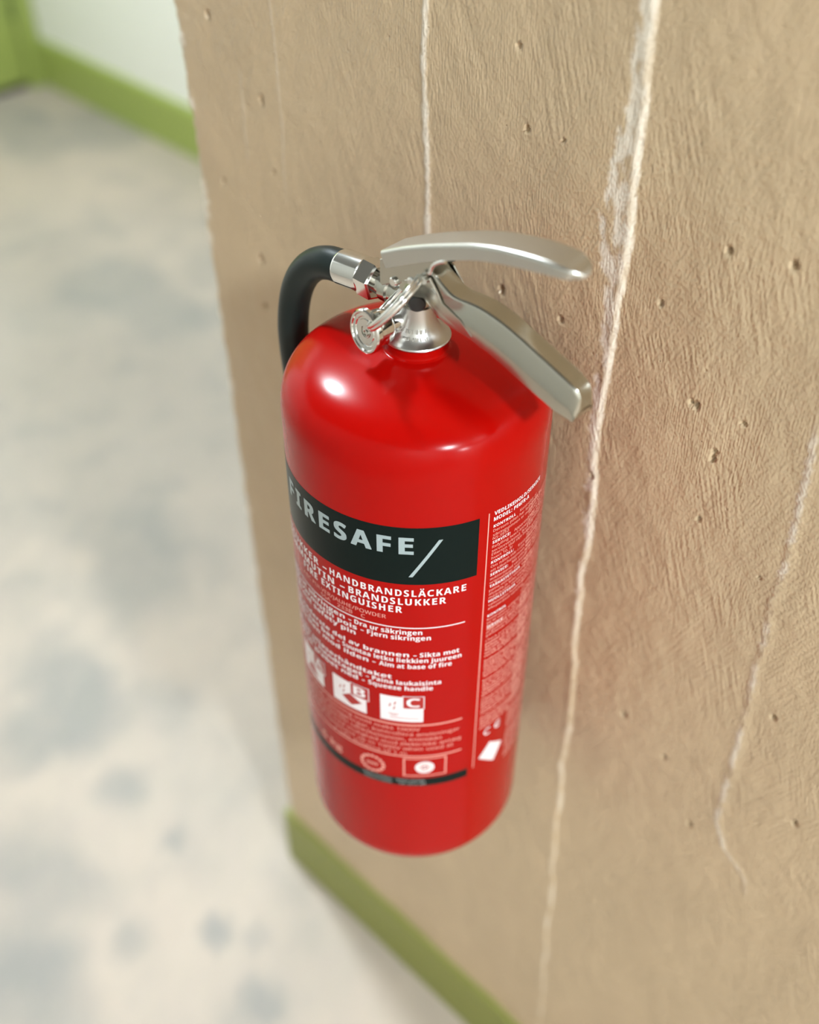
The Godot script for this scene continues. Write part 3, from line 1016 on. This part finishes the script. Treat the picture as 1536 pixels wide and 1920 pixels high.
	put(lever, "cross_pin", smooth_mesh(lathe([[0, -11.8], [2.0, -11.8], [2.6, -11.2], [2.6, 11.2], [2.0, 11.8], [0, 11.8]], 20, Transform3D(Basis(Vector3.RIGHT, PI / 2), v3(-6.5, 431.5))), 30.0), "chrome")
	var low := [[13.0, 446.5, 5.6, 13.0], [18, 442.8, 5.6, 13.5], [23.5, 439.4, 5.6, 14.0], [28, 437.2, 5.6, 15.0], [33, 436.6, 5.6, 16.0], [40, 437.2, 5.6, 17.0], [47, 437.4, 5.6, 18.0], [54, 436.6, 5.6, 18.5], [62, 435.0, 5.4, 18.6], [72, 432.0, 5.2, 18.6], [82, 428.6, 5.2, 18.4], [90, 425.9, 5.2, 18.0], [98, 423.2, 5.2, 17.6], [102.5, 421.4, 5.2, 17.2], [106.3, 419.5, 5.0, 16.2], [108.9, 416.9, 4.6, 14.0], [110.3, 413.1, 4.2, 10.6], [110.8, 408, 4.0, 6.0]]
	var handle := put(root, "carry_handle", smooth_mesh(channel_splayed(refine(low, 3)), 28.0), "steel", "lower steel handle sloping down to the right")
	for zs in [[8.2, 9.4], [-9.4, -8.2]]:
		put(handle, "handle_cheek", smooth_mesh(plate(PackedVector2Array([Vector2(-4, 440), Vector2(-4, 428), Vector2(6, 427.5), Vector2(16, 430.5), Vector2(24, 426.5), Vector2(40, 421.0), Vector2(46, 422.0), Vector2(38, 428), Vector2(26, 432.0), Vector2(17, 442.5), Vector2(10, 444)]), zs[0], zs[1], 0.25), 25.0), "steel")
	# ---- safety pin and its ring
	put(root, "safety_pin", smooth_mesh(lathe([[0, -14], [1.5, -14], [1.6, -13], [1.6, 15], [2.6, 15.4], [2.6, 16.6], [1.8, 17.2], [0, 17.2]], 16, Transform3D(Basis(Vector3.RIGHT, PI / 2), v3(11.5, 441.0))), 30.0), "chrome")
	var mid := v3(4.6, 428.6, 20.0)
	var long_axis := (v3(14.5, 442.5, 11.5) - v3(-5.0, 414.8, 28.5)).normalized()
	var view := (mid + Vector3(0, BASE_Y, 0) - Vector3(0.3483, 1.30125, 0.3606)).normalized()
	var flat := (view - long_axis * view.dot(long_axis)).normalized()
	var across := long_axis.cross(flat).normalized()
	flat = (flat * cos(0.13) + across * sin(0.13)).normalized()
	var nrm := long_axis.cross(flat).normalized()
	var coil := PackedVector3Array()
	for k in 121:
		var a := TAU * 2.0 * k / 120.0
		coil.append(mid + (long_axis * cos(a) + flat * sin(a)) * 0.0182 + nrm * (0.0019 * (float(k) / 120.0 - 0.5) * 2.0))
	put(root, "pin_ring", smooth_mesh(tube(coil, 0.00135, 12), 50.0), "chrome", "silver split ring of the safety pin")
	# ---- hose
	var hn := []
	for k in 6:
		var a := TAU * k / 6.0 + 0.25
		hn.append(Vector2(cos(a), sin(a)))
	var nut_rings := []
	for e in [[27.5, 9.6], [28.4, 11.2], [37.2, 11.2], [38.2, 9.8]]:
		var r := PackedVector3Array()
		for q in hn:
			r.append(side * v3(q.x * e[1], e[0], q.y * e[1]))
		nut_rings.append(r)
	put(root, "hose_nut", smooth_mesh(loft(nut_rings, true), 20.0), "chrome", "hexagonal nut of the hose")
	var tilt := Transform3D(Basis(Vector3(0, 0, 1), PI / 2 + 0.12), v3(-36.5, 418.2))
	put(root, "hose_ferrule", smooth_mesh(lathe([[0, 0], [9.2, 0], [10.1, 0.8], [10.1, 18.6], [9.6, 20.0], [0, 20.0]], 48, tilt), 30.0), "chrome", "polished ferrule of the hose")
	var path := curve_points([v3(-52, 416.2), v3(-58, 415.4), v3(-68, 413.6), v3(-79.5, 408.0), v3(-90.5, 397), v3(-98.5, 381.5), v3(-103, 362), v3(-105, 344, -1), v3(-104.5, 322, -2), v3(-101.5, 298, -4), v3(-97, 274, -6), v3(-92, 248, -8), v3(-88.5, 220, -8), v3(-87.5, 160, -8), v3(-87, 110, -8)], 8)
	put(root, "hose", smooth_mesh(tube(path, 0.0093, 28), 50.0), "rubber", "black rubber hose curving down the left side")
	put(root, "hose_nozzle", smooth_mesh(lathe([[0, 0], [6.5, 0], [7.5, 2], [7.5, 34], [9.2, 36], [9.2, 56], [8.2, 58], [0, 58]], 32, Transform3D(Basis.IDENTITY, v3(-86, 56, -8))), 30.0), "black_plastic")
	put(root, "hose_clip", smooth_mesh(box_tris(v3(-95, 186, -17), v3(-72, 196, 1), 0.001), 25.0), "black_plastic")
	# ---- bracket that carries it, behind the cylinder
	put(root, "wall_bracket", smooth_mesh(box_tris(v3(-16, 250, -91.5), v3(16, 335, -74.6), 0.001), 25.0), "black_plastic")

func refine(stations: Array, n: int) -> Array:     # Catmull-Rom through [x, y, w, d] rows
	var out := []
	for k in stations.size() - 1:
		var a: Array = stations[maxi(k - 1, 0)]
		var b: Array = stations[k]
		var c: Array = stations[k + 1]
		var d: Array = stations[mini(k + 2, stations.size() - 1)]
		for s in n:
			var row := []
			for e in 4:
				row.append(cubic_interpolate(b[e], c[e], a[e], d[e], float(s) / n))
			out.append(row)
	out.append(stations[-1])
	return out

# The lower handle: flat top, slanted shoulders, upright skirts; open below.
func channel_splayed(stations: Array) -> PackedVector3Array:
	var rings := []
	for k in stations.size():
		var s: Array = stations[k]
		var a: Array = stations[maxi(k - 1, 0)]
		var b: Array = stations[mini(k + 1, stations.size() - 1)]
		var d := Vector2(b[0] - a[0], b[1] - a[1]).normalized()
		var nrm := Vector2(-d.y, d.x)
		if s[0] > 100.0:
			nrm = Vector2(0.345, 0.939)
		var hw: float = s[2]
		var dep: float = s[3]
		var wide := hw + 3.4
		var outer := [Vector2(-wide, -dep), Vector2(-wide, -dep * 0.66), Vector2(-wide + 0.5, -dep * 0.46), Vector2(-hw - 0.9, -1.6), Vector2(-hw - 0.3, -0.6), Vector2(-hw + 0.6, 0), Vector2(-hw * 0.5, -0.5), Vector2(hw * 0.5, -0.5), Vector2(hw - 0.6, 0), Vector2(hw + 0.3, -0.6), Vector2(hw + 0.9, -1.6), Vector2(wide - 0.5, -dep * 0.46), Vector2(wide, -dep * 0.66), Vector2(wide, -dep)]
		var ring := PackedVector3Array()
		for o in outer:
			ring.append(v3(s[0] + nrm.x * o.y, s[1] + nrm.y * o.y, o.x))
		for i in range(outer.size() - 1, -1, -1):
			var o: Vector2 = outer[i]
			var inn := Vector2(o.x - signf(o.x) * 1.1, minf(o.y - 0.9, -1.2) if i > 0 and i < outer.size() - 1 else o.y)
			ring.append(v3(s[0] + nrm.x * inn.y, s[1] + nrm.y * inn.y, inn.x))
		rings.append(ring)
	var t := loft(rings, false)
	var n: int = rings[0].size()
	for e in [0, rings.size() - 1]:
		var r: PackedVector3Array = rings[e]
		for i in n / 2 - 1:
			if e == 0:
				quad(t, r[i], r[n - 1 - i], r[n - 2 - i], r[i + 1])
			else:
				quad(t, r[i], r[i + 1], r[n - 2 - i], r[n - 1 - i])
	# the nose: the top folded down over the end
	var last: PackedVector3Array = rings[-1]
	var half := n / 2
	for i in range(0, half / 2):
		quad(t, last[i], last[half - 1 - i], last[half - 2 - i], last[i + 1])
	return t

func curve_ring(xf: Transform3D, r: float, h: float, c: Vector2, arc := 360.0) -> PackedVector3Array:
	var out := PackedVector3Array()
	var n := 20
	for k in n if arc >= 360.0 else n + 1:
		var a := deg_to_rad(arc) * k / n
		out.append(xf * v3(c.x + r * cos(a), h, c.y + r * sin(a)))
	return out
